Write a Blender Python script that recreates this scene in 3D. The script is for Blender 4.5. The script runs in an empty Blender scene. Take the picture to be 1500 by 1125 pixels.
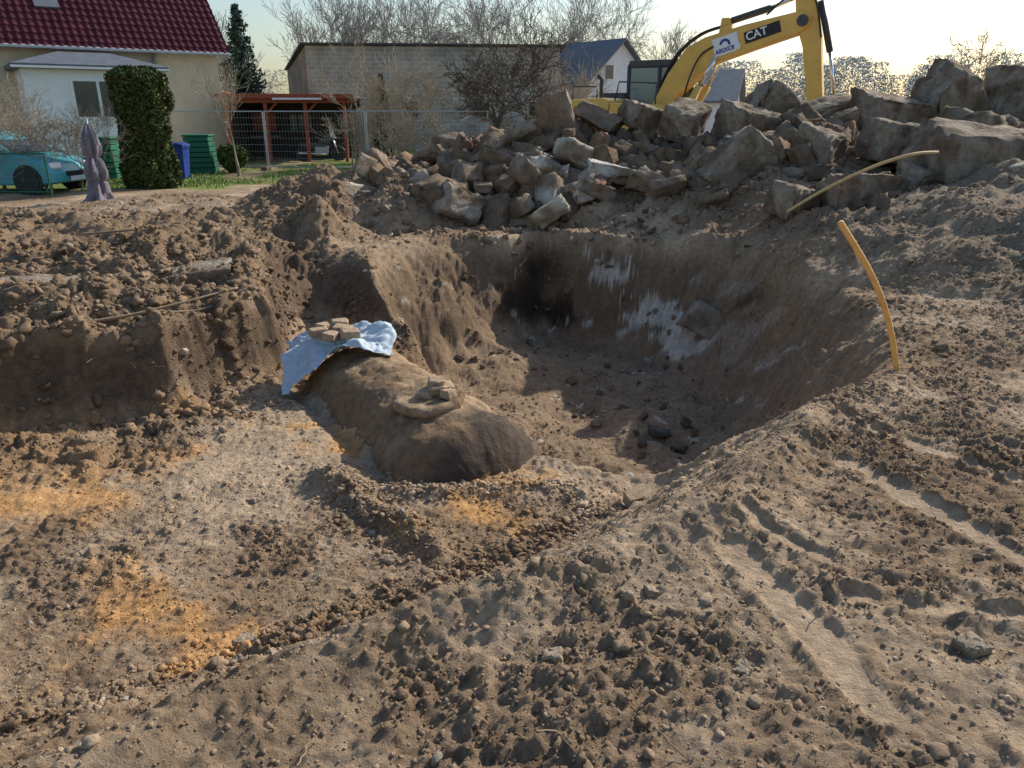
import bpy, bmesh, math, random
import numpy as np
from mathutils import Vector, Matrix, Euler
random.seed(7); RNG=np.random.default_rng(11)
scene=bpy.context.scene
R=math.radians
# ------------------------------------------------------------ noise
def hsh(ix,iy,s):
    n=(ix.astype(np.int64)*374761393+iy.astype(np.int64)*668265263+s*1442695041)&0xffffffff
    n=((n^(n>>13))*1274126177)&0xffffffff
    n=n^(n>>16)
    return (n&0xffffff)/float(0xffffff)
def vn(x,y,s=0):
    xi=np.floor(x);yi=np.floor(y);fx=x-xi;fy=y-yi
    u=fx*fx*fx*(fx*(fx*6-15)+10);v=fy*fy*fy*(fy*(fy*6-15)+10)
    a=hsh(xi,yi,s);b=hsh(xi+1,yi,s);c=hsh(xi,yi+1,s);d=hsh(xi+1,yi+1,s)
    return (a+(b-a)*u+(c-a)*v+(a-b-c+d)*u*v)*2-1
def fbm(x,y,o=4,s=0,g=.5):
    t=0;a=1;n=0
    for i in range(o):
        t=t+a*vn(x*1.0+i*17.3,y*1.0-i*9.1,s+i);n+=a;a*=g
        x,y=(x*1.62+y*1.18),(-x*1.18+y*1.62)
    return t/n
def bumps(x,y,cell,s,p=.6):
    """half-buried crumbs: one irregular lump per cell"""
    X=x/cell;Y=y/cell
    X=X+.28*vn(X*2.1,Y*2.1,s+7);Y=Y+.28*vn(X*2.1+9,Y*2.1,s+8)
    xi=np.floor(X);yi=np.floor(Y);out=np.zeros_like(X)
    for i in(-1,0,1):
        for j in(-1,0,1):
            cx=xi+i;cy=yi+j
            px=cx+hsh(cx,cy,s);py=cy+hsh(cx,cy,s+1);r=.2+.45*hsh(cx,cy,s+2)**2
            on=hsh(cx,cy,s+3)<p
            d=(X-px)**2+(Y-py)**2
            out=np.maximum(out,np.where(on,np.minimum(np.sqrt(np.maximum(0,r*r-d)),r*.75),0))
    return out*cell
def ss(a,b,x):
    t=np.clip((x-a)/(b-a),0,1);return t*t*(3-2*t)
def sdpoly(x,y,P):
    d=np.full(x.shape,1e9);ins=np.zeros(x.shape,bool);n=len(P)
    for i in range(n):
        ax,ay=P[i];bx,by=P[(i+1)%n]
        ex,ey=bx-ax,by-ay;wx=x-ax;wy=y-ay
        t=np.clip((wx*ex+wy*ey)/(ex*ex+ey*ey),0,1)
        d=np.minimum(d,(wx-ex*t)**2+(wy-ey*t)**2)
        c=(ay>y)!=(by>y)
        with np.errstate(divide='ignore',invalid='ignore'):
            xc=(bx-ax)*(y-ay)/((by-ay) if by!=ay else 1e-9)+ax
        ins^=(c&(x<xc))
    d=np.sqrt(d);return np.where(ins,d,-d)
def dseg(x,y,a,b):
    ex,ey=b[0]-a[0],b[1]-a[1];wx=x-a[0];wy=y-a[1]
    t=np.clip((wx*ex+wy*ey)/(ex*ex+ey*ey),0,1)
    return np.hypot(wx-ex*t,wy-ey*t)
def dpath(x,y,P):
    d=dseg(x,y,P[0],P[1])
    for i in range(1,len(P)-1): d=np.minimum(d,dseg(x,y,P[i],P[i+1]))
    return d
def ga(x,y,cx,cy,rx,ry): return np.exp(-((x-cx)/rx)**2-((y-cy)/ry)**2)
CA=[(-12,-.6),(-3,.9),(-1.5,1.55),(-.93,1.93),(-.61,2.18),(-.13,2.5),(.29,2.77),(1.0,3.2),(2.0,4.4),(2.2,5.5),(1.0,6.5),(0,8),(-1,9.5),(-1.9,10.2),(-3.2,12.5),(-4.2,13.8),(-4.9,13.6),(-3.5,9.8),(-2.75,8.1),(-3.5,7.0),(-4.6,6.33),(-6,5.85),(-12,5.2)]
FA=[(-12,1.9),(-4,2.5),(-2.1,2.81),(-.75,3.55),(.2,4.4),(.66,4.75),(1.0,5.1),(.6,6.2),(-.5,8),(-1.6,9.2),(-2.5,9.9),(-2.75,9.6),(-2.45,8.0),(-3.36,6.74),(-4.5,6.08),(-6,5.6),(-12,4.95)]
FOOT=[(-4,2.5),(-2.1,2.81),(-.75,3.55),(.2,4.4),(.66,4.75)]
CB=[(-.3,5.4),(.3,4.9),(.9,4.6),(1.45,4.2),(2.1,4.5),(2.85,5.16),(3.2,6.1),(3.8,8.4),(3.5,11.2),(2.4,12.2),(1.15,12.7),(.6,12.9),(0,12.3),(-1.0,12.3),(-1.9,11.6),(-2.1,10.8),(-1.9,9.6),(-1.6,8.3)]
FB=[(.35,6.3),(.8,6.1),(1.5,6.2),(2.2,6.6),(2.6,8),(2.5,9.8),(2.2,11.3),(1.1,12.0),(.6,12.3),(.2,11.7),(-.2,10.8),(-1.0,10.0),(-.8,8.5),(-.1,7.2)]
HEAPS=[(1.3,16.9,5.4,3.7,1.95),(-3.6,15,1.9,1.7,1.2),(-2.1,13.9,1.5,1.3,.9),(-3.2,12.3,1.0,.8,.4),(5.6,15.2,4.4,4.0,1.8),(9.8,15.5,5,5,2.0),(8.2,10.3,4.9,4.9,1.65),(-7,16,3,1.5,.35),(3.0,13.8,1.9,1.4,.6),(5.2,12.2,2.6,2.0,.9)]
STRIPS=[([(.95,2.75),(1.08,2.3),(1.24,1.55),(1.3,.9)],.075),([(.98,3.05),(1.3,2.7)],.05),([(1.78,3.6),(2.02,2.9),(2.3,2.3)],.07),([(1.3,2.45),(1.9,2.28),(2.8,2.15)],.045),([(2.0,4.2),(2.5,3.4)],.06),([(1.55,1.75),(1.9,1.2)],.07)]
CREST=[(-3,.9),(-1.5,1.55),(-.61,2.18),(.29,2.77),(1.0,3.2),(2.0,4.35),(2.85,5.16)]
TRK=[((1.0,3.25),(2.2,1.5)),((2.05,4.3),(3.3,2.5))]
def terrain(x,y,fine=True):
    wx=x+.16*fbm(x*1.1,y*1.1,3,5)+.05*fbm(x*5,y*5,3,9)
    wy=y+.16*fbm(x*1.1,y*1.1,3,25)+.05*fbm(x*5,y*5,3,29)
    dc=sdpoly(wx,wy,CA);df=sdpoly(wx,wy,FA)
    tA=np.where(df>0,1,np.where(dc<0,0,dc/(dc-np.minimum(df,-1e-6)+1e-9)))
    dcb=sdpoly(wx,wy,CB);dfb=sdpoly(wx,wy,FB)
    tB=np.where(dfb>0,1,np.where(dcb<0,0,dcb/(dcb-np.minimum(dfb,-1e-6)+1e-9)))
    right=ss(-1,1.5,x)*(1-ss(5.5,9,y))
    farR=ss(3.2,4.5,x)*(1-ss(16,22,y))
    ML=(1-ss(-3.2,-2.4,x))*ss(4.9,5.6,y)*(1-ss(13.2,15.2,y))
    g=.04+.14*right+.14*farR+ML*(.2*ss(6.5,10,y))
    hp=np.zeros_like(x)
    for cx,cy,rx,ry,h in HEAPS:
        d=np.hypot((wx-cx)/rx,(wy-cy)/ry)
        hp=np.maximum(hp,h*np.clip(1-d,0,1)**.85*(1-.22*np.clip(1-d,0,1)))
    hm=ss(0.05,.4,hp)
    g=g+hp
    cr=dpath(wx,wy,CREST); g=g+.14*np.exp(-(cr/.17)**2)*(1-ss(4.2,5,y)*.6)*(.75+.35*vn(x*2.1,y*2.1,66))
    strip=np.zeros_like(x)
    for P,w in STRIPS:
        d=dpath(x+.02*vn(x*5,y*5,3),y,P);strip=np.maximum(strip,1-ss(w*.85,w*1.15,d))
    strip=strip*ss(-.6,-.3,fbm(x*4,y*4,3,13))
    g=g+ML*(.18*fbm(x*1.3,y*1.3,4,41)+.13*fbm(x*4,y*4,3,44))
    g=g+hm*(.2*fbm(x*1.5,y*1.5,3,51))+.05*fbm(x*.8,y*.8,3,61)*(1-ss(40,60,y))
    pr=lambda t:.35*t+.65*t*t*(3-2*t)
    sA=pr(tA);sB=pr(tB)
    fa=-.8+.05*fbm(x*1.2,y*1.2,3,71); fb=-1.78+.2*fbm(x*1.4,y*1.4,3,81)+.35*ss(8,11.5,y)*ss(1.5,-1,x)
    zA=g*(1-sA)+fa*sA; zB=g*(1-sB)+fb*sB
    zA=zA+.055*np.exp(-(dseg(wx,wy,(-1.4,5.15),(.5,5.0))/.12)**2)*sA
    zA=zA+.10*np.exp(-(dseg(wx,wy,(-1.5,5.3),(-.55,4.2))/.11)**2)*sA
    ft=dpath(wx,wy,FOOT)
    zA=zA+.05*np.exp(-(ft/.09)**2)
    zA=zA-.10*np.exp(-(dseg(wx,wy,(-1.1,5.45),(-2.25,7.6))/.12)**2)*sA
    k=.10;h=np.clip(.5+.5*(zB-zA)/k,0,1);z=zB*(1-h)+zA*h-k*h*(1-h)
    wall=np.maximum(4*sA*(1-sA),4*sB*(1-sB))
    useB=ss(.05,.4,zA-zB)
    floorm=np.where(df>-.05,1,0)*(1-useB)
    tone=fbm(x*.9,y*.9,4,91)
    slope=wall*(1-useB)*(1-ss(5,5.6,y))*ss(-3.2,-2,x)
    fg=1-ss(4.6,5.4,y)
    lump=ss(-.22,.4,fbm(x*1.9,y*1.9,5,101,.62)+.45*ML+.2*hm-.16*floorm-.18*slope-.25*useB*(1-wall)+.4*np.exp(-(ft/.16)**2)+.4*ga(x,y,.35,2.1,.45,.4)+.35*ga(x,y,-1.6,4.6,.8,.5)-.3*ga(x,y,-.5,3.0,.6,.25)-.35*ga(x,y,-1.9,3.4,.9,.4)-.35*ga(x,y,-.3,4.6,.5,.25))
    if fine:
        rg=1-ss(17,19,y);tr=(1-.9*strip)
        z=z+rg*tr*((.022+.05*ML+.035*hm+.014*wall)*fbm(x*7,y*7,4,111,.55)+(.010+.014*lump)*fbm(x*24,y*24,3,121,.7))
        z=z+rg*tr*(bumps(x,y,.06,131,.75)*(.22+.7*lump)+bumps(x+.3,y+.1,.13,141,.5)*lump*(.35+.45*ML)+bumps(x,y,.035,151,.85)*(.6+.3*lump))
        z=z+rg*ML*bumps(x,y,.33,161,.5)*.6
        z=z+rg*wall*useB*.20*fbm(x*2.0,y*2.0,4,171)+rg*useB*wall*.10*np.abs(fbm(x*4,y*4,4,175))-rg*useB*.35*ga(x,y,.6,12.1,.35,.6)*wall
        z=z+rg*wall*(1-useB)*ss(5.4,6,y)*.06*fbm(x*4,y*2.5,4,178)
        p=x*.80-y*.60;q=x*.6+y*.8
        m1=np.clip(ga(x,y,-1.2,3.6,.75,.55)+ga(x,y,-2.6,3.3,.7,.6)+ga(x,y,-.1,4.7,.5,.3),0,1)*(1-lump)
        z=z+.022*m1*fbm(p*19+.3*vn(q*2,p*2,4),q*.7,2,301)
        cs=dpath(x+.04*vn(x*1.5,y*1.5,31),y+.04*vn(x*1.5,y*1.5,32),CREST)
        z=z+.060*slope*(1-.4*lump)*fbm(cs*16,(x+y)*.4,3,311,.6)
        for (a,b) in TRK:
            L=math.hypot(b[0]-a[0],b[1]-a[1]);ux,uy=(b[0]-a[0])/L,(b[1]-a[1])/L
            s_=(x-a[0])*ux+(y-a[1])*uy;v_=(x-a[0])*-uy+(y-a[1])*ux+.015*vn(x*6,y*6,71)
            mk=(1-ss(.19,.22,np.abs(v_)))*ss(-.1,.1,s_)*(1-ss(L-.1,L+.1,s_))*ss(-.3,.0,fbm(x*2.5,y*2.5,3,77))*(1-strip)*(1-.6*slope)
            bar=ss(.45,.7,np.sin((s_+.02*vn(x*9,y*9,72))*2*math.pi/.19))
            z=z+mk*(.022*bar-.012)
        for P,w in STRIPS:
            d=dpath(x,y,P);z=z+.016*np.exp(-((d-w*1.4)/.02)**2)*(.5+vn(x*14,y*14,8))*fg
        z=z-.014*strip
    # ---- colours
    def C(a): return np.array(a)[None,:]
    soil=C((.30,.205,.13));dry=C((.49,.365,.25));sand=C((.64,.355,.145));dark=C((.09,.062,.042));grey=C((.34,.285,.22))
    def mix(a,b,m): return a*(1-m[:,None])+b*m[:,None]
    col=mix(soil+0*x[:,None],dry,ss(-.6,.4,tone+.4*fbm(x*5,y*5,3,93)))
    col=mix(col,soil*.78,lump*.55)
    sm=floorm*ss(.0,.35,fbm(x*1.3+3,y*1.3,5,201,.6)+.85*ga(x,y,-4.1,5.4,1.4,.8)+.32*ga(x,y,-1.6,3.4,1.5,.6)+.45*ga(x,y,-.2,4.65,.6,.35)-.12)
    col=mix(col,sand,sm*(1-.5*lump)*.85)
    col=mix(col,soil*.8,ML*.65)
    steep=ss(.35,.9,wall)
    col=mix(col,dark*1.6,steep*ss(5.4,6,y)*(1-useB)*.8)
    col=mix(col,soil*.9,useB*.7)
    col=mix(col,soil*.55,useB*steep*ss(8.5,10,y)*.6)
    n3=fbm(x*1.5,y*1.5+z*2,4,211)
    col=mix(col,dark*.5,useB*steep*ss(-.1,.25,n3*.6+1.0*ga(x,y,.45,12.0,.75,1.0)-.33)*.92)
    band=fbm(x*3.2,y*3.2+z*4,5,221,.65)
    col=mix(col,C((.68,.63,.55)),useB*ss(.02,.10,band*.65+.66*ga(x,y,1.6,12.0,.6,.6)*ga(z,z,-.55,-.55,.4,.4)+.75*ga(x,y,2.3,11.1,.8,.9)*ga(z,z,-1.15,-1.15,.45,.45)-.27)*.85)
    col=mix(col,C((.40,.32,.25)),useB*steep*ss(.0,.3,band+.6*ga(x,y,2.9,10,1.2,1.6)-.35)*.6)
    col=mix(col,soil*.7,hm*.5)
    col=mix(col,grey,ss(3.5,5.5,x)*.5*(1-ss(18,22,y)))
    col=mix(col,dry*1.12,strip*.85)
    col=col*(1+.18*fbm(x*11,y*11,3,95))[:,None]
    lawn=ss(19.5,21,y+.6*tone)*(1-ss(1.0,2.5,x+tone))
    col=mix(col,C((.17,.21,.055))*(1+.25*tone[:,None]),lawn*ss(-.5,.1,fbm(x*.7,y*.7,4,231)+.15))
    far=ss(40,60,y);col=mix(col,C((.16,.17,.08)),far)
    return z,np.clip(col,0.01,.9),dict(lump=lump,strip=strip,ML=ML,useB=useB,floor=floorm,hm=hm,slope=slope)
def gz(x,y):
    z,_,_=terrain(np.array([float(x)]),np.array([float(y)]),False);return float(z[0])
# ------------------------------------------------------------ mesh helpers
def link(o,parent=None):
    scene.collection.objects.link(o)
    if parent: o.parent=parent
    return o
def npmesh(name,V,F,mat,col=None,smooth=False,parent=None):
    V=np.asarray(V,dtype=np.float32);F=np.asarray(F,dtype=np.int32);k=F.shape[1]
    me=bpy.data.meshes.new(name)
    me.vertices.add(len(V));me.vertices.foreach_set('co',V.ravel())
    me.loops.add(F.size);me.loops.foreach_set('vertex_index',F.ravel())
    me.polygons.add(len(F));me.polygons.foreach_set('loop_start',np.arange(0,F.size,k,dtype=np.int32))
    me.polygons.foreach_set('loop_total',np.full(len(F),k,dtype=np.int32))
    if smooth: me.polygons.foreach_set('use_smooth',np.ones(len(F),bool))
    me.update(calc_edges=True)
    if col is not None:
        a=me.color_attributes.new('Col','FLOAT_COLOR','POINT')
        c=np.ones((len(V),4),dtype=np.float32);c[:,:3]=col;a.data.foreach_set('color',c.ravel())
    me.materials.append(mat)
    return link(bpy.data.objects.new(name,me),parent)
def pymesh(name,V,F,mat,parent=None,smooth=False,bevel=0):
    me=bpy.data.meshes.new(name);me.from_pydata([tuple(v) for v in V],[],F);me.update()
    if smooth:
        for p in me.polygons:p.use_smooth=True
    me.materials.append(mat);o=link(bpy.data.objects.new(name,me),parent)
    if bevel:
        m=o.modifiers.new('b','BEVEL');m.width=bevel;m.segments=2;m.limit_method='ANGLE'
    return o
def box(name,c,s,mat,parent=None,bevel=.01,rot=(0,0,0)):
    x,y,z=s[0]/2,s[1]/2,s[2]/2
    V=[(a*x,b*y,d*z) for a in(-1,1) for b in(-1,1) for d in(-1,1)]
    F=[(0,1,3,2),(4,6,7,5),(0,4,5,1),(2,3,7,6),(0,2,6,4),(1,5,7,3)]
    o=pymesh(name,V,F,mat,parent,bevel=bevel);o.location=c;o.rotation_euler=rot;return o
def prism(name,poly,y0,y1,mat,parent=None,bevel=.015):
    """side profile (x,z) extruded along y"""
    n=len(poly);V=[(p[0],y0,p[1]) for p in poly]+[(p[0],y1,p[1]) for p in poly]
    F=[tuple(range(n)),tuple(range(2*n-1,n-1,-1))]+[(i,i+n,(i+1)%n+n,(i+1)%n) for i in range(n)]
    me=bpy.data.meshes.new(name);me.from_pydata(V,[],F)
    bm=bmesh.new();bm.from_mesh(me);bmesh.ops.recalc_face_normals(bm,faces=bm.faces);bm.to_mesh(me);bm.free()
    me.materials.append(mat);o=link(bpy.data.objects.new(name,me),parent)
    if bevel:
        m=o.modifiers.new('b','BEVEL');m.width=bevel;m.segments=2;m.limit_method='ANGLE'
    return o
def tube(name,pts,r,mat,parent=None,n=10,ring=0):
    pts=[Vector(p) for p in pts];V=[];F=[]
    for i,p in enumerate(pts):
        d=(pts[min(i+1,len(pts)-1)]-pts[max(i-1,0)]).normalized()
        a=d.cross(Vector((0,0,1)));a=a.normalized() if a.length>1e-3 else Vector((1,0,0));b=d.cross(a)
        rr=(r[i] if isinstance(r,(list,tuple)) else r)*(1+(ring if i%2 else 0))
        for k in range(n):
            t=2*math.pi*k/n;V.append(p+a*math.cos(t)*rr+b*math.sin(t)*rr)
    for i in range(len(pts)-1):
        for k in range(n):
            F.append((i*n+k,i*n+(k+1)%n,(i+1)*n+(k+1)%n,(i+1)*n+k))
    F.append(tuple(range(n-1,-1,-1)));F.append(tuple((len(pts)-1)*n+k for k in range(n)))
    return pymesh(name,V,F,mat,parent,smooth=n>6)
def lathe(name,prof,mat,parent=None,n=32,axis='z',loc=(0,0,0),fold=0,nf=8):
    V=[];F=[]
    for (r,z) in prof:
        for k in range(n):
            t=2*math.pi*k/n;rr=r*(1+fold*math.cos(nf*t+z*3)+.5*fold*math.cos((nf+4)*t-z*5))
            q=(rr*math.cos(t),rr*math.sin(t),z)
            if axis=='y': q=(q[0],q[2],q[1])
            V.append(q)
    for i in range(len(prof)-1):
        for k in range(n): F.append((i*n+k,i*n+(k+1)%n,(i+1)*n+(k+1)%n,(i+1)*n+k))
    F.append(tuple(range(n-1,-1,-1)));F.append(tuple((len(prof)-1)*n+k for k in range(n)))
    o=pymesh(name,V,F,mat,parent,smooth=True);o.location=loc
    m=o.modifiers.new('e','EDGE_SPLIT');m.split_angle=R(40)
    return o
def empty(name,loc=(0,0,0),rz=0):
    o=bpy.data.objects.new(name,None);o.location=loc;o.rotation_euler=(0,0,rz);o.empty_display_size=.2
    return link(o)
# ------------------------------------------------------------ materials
def mat(name,col,rough=.8,metal=0,vcol=False,nscale=6,nvar=.25,bump=0,bscale=30,col2=None,c2scale=3,spec=.3,detail=8):
    m=bpy.data.materials.new(name);m.use_nodes=True;N=m.node_tree.nodes;L=m.node_tree.links
    b=N['Principled BSDF'];b.inputs['Roughness'].default_value=rough;b.inputs['Metallic'].default_value=metal
    b.inputs['Specular IOR Level'].default_value=spec
    tc=N.new('ShaderNodeTexCoord')
    if vcol:
        a=N.new('ShaderNodeAttribute');a.attribute_name='Col';src=a.outputs['Color']
    else:
        rgb=N.new('ShaderNodeRGB');rgb.outputs[0].default_value=(*col,1);src=rgb.outputs[0]
        if col2:
            n2=N.new('ShaderNodeTexNoise');n2.inputs['Scale'].default_value=c2scale;n2.inputs['Detail'].default_value=6
            L.new(tc.outputs['Object'],n2.inputs['Vector'])
            rp=N.new('ShaderNodeValToRGB');rp.color_ramp.elements[0].position=.42;rp.color_ramp.elements[1].position=.58
            rp.color_ramp.elements[0].color=(*col,1);rp.color_ramp.elements[1].color=(*col2,1)
            L.new(n2.outputs['Fac'],rp.inputs['Fac']);src=rp.outputs['Color']
    n=N.new('ShaderNodeTexNoise');n.inputs['Scale'].default_value=nscale;n.inputs['Detail'].default_value=detail;n.inputs['Roughness'].default_value=.65
    L.new(tc.outputs['Object'],n.inputs['Vector'])
    mr=N.new('ShaderNodeMapRange');mr.inputs['From Min'].default_value=.3;mr.inputs['From Max'].default_value=.7
    mr.inputs['To Min'].default_value=1-nvar;mr.inputs['To Max'].default_value=1+nvar
    L.new(n.outputs['Fac'],mr.inputs['Value'])
    mx=N.new('ShaderNodeVectorMath');mx.operation='SCALE'
    L.new(src,mx.inputs[0]);L.new(mr.outputs[0],mx.inputs['Scale']);L.new(mx.outputs[0],b.inputs['Base Color'])
    if bump:
        bn=N.new('ShaderNodeTexNoise');bn.inputs['Scale'].default_value=bscale;bn.inputs['Detail'].default_value=8;bn.inputs['Roughness'].default_value=.7
        L.new(tc.outputs['Object'],bn.inputs['Vector'])
        bp=N.new('ShaderNodeBump');bp.inputs['Distance'].default_value=bump;bp.inputs['Strength'].default_value=1
        L.new(bn.outputs['Fac'],bp.inputs['Height']);L.new(bp.outputs[0],b.inputs['Normal'])
    return m
M_soil=mat('soil',None,1,vcol=True,nscale=16,nvar=.3,bump=.035,bscale=42,spec=.1)
M_clod=mat('soil_clod',None,1,vcol=True,nscale=60,nvar=.25,bump=.01,bscale=110,spec=.1)
M_rub=mat('rubble',None,.95,vcol=True,nscale=5,nvar=.4,bump=.07,bscale=11,spec=.12)
M_conc=mat('concrete_old',(.35,.29,.225),.95,nscale=7,nvar=.4,bump=.08,bscale=8,col2=(.20,.15,.105),c2scale=2.2,spec=.1)
M_tank=mat('tank_dirty',None,.95,vcol=True,nscale=11,nvar=.35,bump=.035,bscale=20,spec=.15)
M_tarp=mat('tarp',(.42,.50,.57),.55,nscale=6,nvar=.12,bump=.004,bscale=60)
M_brick=mat('brick_dusty',(.40,.29,.19),.95,nscale=25,nvar=.3,bump=.012,bscale=50)
M_pipe=mat('yellow_pipe',(.78,.42,.13),.5,nscale=12,nvar=.15)
M_pipe2=mat('dusty_pipe',(.60,.42,.20),.7,nscale=12,nvar=.25)
M_yel=mat('machine_yellow',(.74,.45,.10),.45,nscale=3,nvar=.14,bump=.002,bscale=30,spec=.4)
M_blk=mat('black_rubber',(.03,.03,.033),.6,nscale=10,nvar=.3)
M_dkgrey=mat('dark_steel',(.07,.07,.075),.5,nscale=10,nvar=.3)
M_steel=mat('galvanised',(.42,.44,.46),.4,metal=.6,nscale=10,nvar=.15)
M_chrome=mat('piston_rod',(.7,.7,.7),.2,metal=.9,nscale=10,nvar=.05)
M_white=mat('white_paint',(.8,.81,.82),.6,nscale=4,nvar=.06)
M_render=mat('beige_render',(.60,.51,.38),.95,nscale=2.5,nvar=.12,bump=.004,bscale=60)
M_wrend=mat('white_render',(.8,.82,.85),.95,nscale=3,nvar=.07,bump=.004,bscale=60)
M_tile=mat('red_tiles',(.085,.018,.03),.75,nscale=1.5,nvar=.3,bump=.004,bscale=20,spec=.15)
M_slate=mat('grey_roof',(.13,.145,.17),.6,nscale=3,nvar=.2,bump=.01,bscale=12)
M_redw=mat('red_stained_wood',(.32,.08,.04),.7,nscale=5,nvar=.25,bump=.004,bscale=30)
M_dkw=mat('dark_wood',(.04,.03,.024),.8,nscale=5,nvar=.3)
M_blue=mat('blue_plastic',(.02,.055,.26),.45,nscale=4,nvar=.1)
M_green=mat('green_plastic',(.02,.13,.075),.55,nscale=4,nvar=.15)
M_car=mat('turquoise_paint',(.08,.38,.45),.25,nscale=2,nvar=.05,spec=.5)
M_cloth=mat('parasol_cloth',(.20,.18,.21),.9,nscale=8,nvar=.3,bump=.03,bscale=12)
M_bark=mat('bark_grey',(.12,.095,.075),.95,nscale=12,nvar=.3)
M_barkp=mat('bark_pale',(.35,.29,.22),.95,nscale=12,nvar=.25)
M_barkh=mat('twigs_hazy',(.33,.30,.275),.95,nscale=5,nvar=.15)  # paler bark, distance haze mixed into the colour
M_leaf=mat('leaf',None,.7,vcol=True,nscale=20,nvar=.15)
M_wood=mat('weathered_stick',(.28,.20,.13),.9,nscale=20,nvar=.3)
M_core=mat('core_shade',(.012,.022,.008),.9)  # near-black, stands in for shade inside the foliage
def glassm(name,col):
    m=mat(name,col,.08,nscale=2,nvar=.1,spec=.8);return m
M_glass=glassm('window_glass',(.04,.055,.06)); M_cabg=glassm('cab_glass',(.14,.21,.20))
def brickmat(name,c1,c2,mortar,sc,bw=.5,rh=.25):
    m=bpy.data.materials.new(name);m.use_nodes=True;N=m.node_tree.nodes;L=m.node_tree.links
    b=N['Principled BSDF'];b.inputs['Roughness'].default_value=.95;b.inputs['Specular IOR Level'].default_value=.1
    tc=N.new('ShaderNodeTexCoord');mp=N.new('ShaderNodeMapping');mp.inputs['Rotation'].default_value=(R(90),0,0)
    L.new(tc.outputs['Object'],mp.inputs['Vector'])
    br=N.new('ShaderNodeTexBrick');br.inputs['Scale'].default_value=sc;br.inputs['Color1'].default_value=(*c1,1);br.inputs['Color2'].default_value=(*c2,1);br.inputs['Mortar'].default_value=(*mortar,1)
    br.inputs['Mortar Size'].default_value=.03;br.inputs['Brick Width'].default_value=bw;br.inputs['Row Height'].default_value=rh
    L.new(mp.outputs[0],br.inputs['Vector'])
    n=N.new('ShaderNodeTexNoise');n.inputs['Scale'].default_value=.9;n.inputs['Detail'].default_value=8;L.new(tc.outputs['Object'],n.inputs['Vector'])
    mr=N.new('ShaderNodeMapRange');mr.inputs['From Min'].default_value=.3;mr.inputs['From Max'].default_value=.7;mr.inputs['To Min'].default_value=.65;mr.inputs['To Max'].default_value=1.3
    L.new(n.outputs['Fac'],mr.inputs['Value']);s=N.new('ShaderNodeVectorMath');s.operation='SCALE'
    L.new(br.outputs['Color'],s.inputs[0]);L.new(mr.outputs[0],s.inputs['Scale']);L.new(s.outputs[0],b.inputs['Base Color']);return m
M_barn=brickmat('grey_block_wall',(.37,.36,.335),(.31,.30,.28),(.42,.40,.38),1.0,.5,.22)
M_barnr=brickmat('red_brick_wall',(.30,.20,.155),(.26,.17,.13),(.33,.29,.25),2.0,.5,.16)
# ------------------------------------------------------------ ground
def geom(a,step,end,f):
    out=[];v=a
    while v<end: step*=f;v+=step;out.append(v)
    return np.array(out)
xp=np.arange(0,4.6,.0145);xm=np.arange(xp[-1]+.03,10,.045);xo=geom(xm[-1],.05,700,1.10)
xpos=np.concatenate([xp,xm,xo]);xs=np.concatenate([-xpos[:0:-1],xpos])
ys=np.concatenate([-geom(3,.1,60,1.3)[::-1],np.arange(-3,.9,.06),np.arange(.9,4.6,.010),np.arange(4.6,9,.018),np.arange(9,19,.04),np.arange(19,40,.25),geom(40,.25,900,1.12)])
XX,YY=np.meshgrid(xs,ys);x=XX.ravel();y=YY.ravel()
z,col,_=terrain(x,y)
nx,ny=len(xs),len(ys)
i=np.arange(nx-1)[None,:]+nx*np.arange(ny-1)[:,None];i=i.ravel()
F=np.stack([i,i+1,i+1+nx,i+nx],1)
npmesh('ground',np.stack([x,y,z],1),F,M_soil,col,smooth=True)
# ------------------------------------------------------------ clods and small stones (one object)
def ico(sub):
    bm=bmesh.new();bmesh.ops.create_icosphere(bm,subdivisions=sub,radius=1)
    V=np.array([v.co[:] for v in bm.verts]);F=np.array([[v.index for v in f.verts] for f in bm.faces]);bm.free();return V,F
def rotm(n):
    q=RNG.normal(size=(n,4));q/=np.linalg.norm(q,axis=1)[:,None];w,a,b,c=q.T
    return np.stack([1-2*(b*b+c*c),2*(a*b-c*w),2*(a*c+b*w),2*(a*b+c*w),1-2*(a*a+c*c),2*(b*c-a*w),2*(a*c-b*w),2*(b*c+a*w),1-2*(a*a+b*b)],1).reshape(n,3,3)
def scatter(base,pts,size,colr,flat=.75):
    V0,F0=base;n=len(pts);k=len(V0)
    V=np.repeat(V0[None],n,0)
    V=V*(1+.34*RNG.normal(size=(n,k,1)).clip(-1.3,1.3)*(.8 if k>12 else .6))
    V=V*RNG.uniform(.5,1.3,size=(n,1,3))
    V=np.einsum('nij,nkj->nki',rotm(n),V);V[:,:,2]*=flat
    V=V*size[:,None,None]+pts[:,None,:]
    F=(F0[None]+(np.arange(n)*k)[:,None,None]).reshape(-1,3)
    C=np.repeat(colr[:,None,:],k,1).reshape(-1,3)
    return V.reshape(-1,3),F,C
VV=[];FF=[];CC=[];off=0
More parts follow.
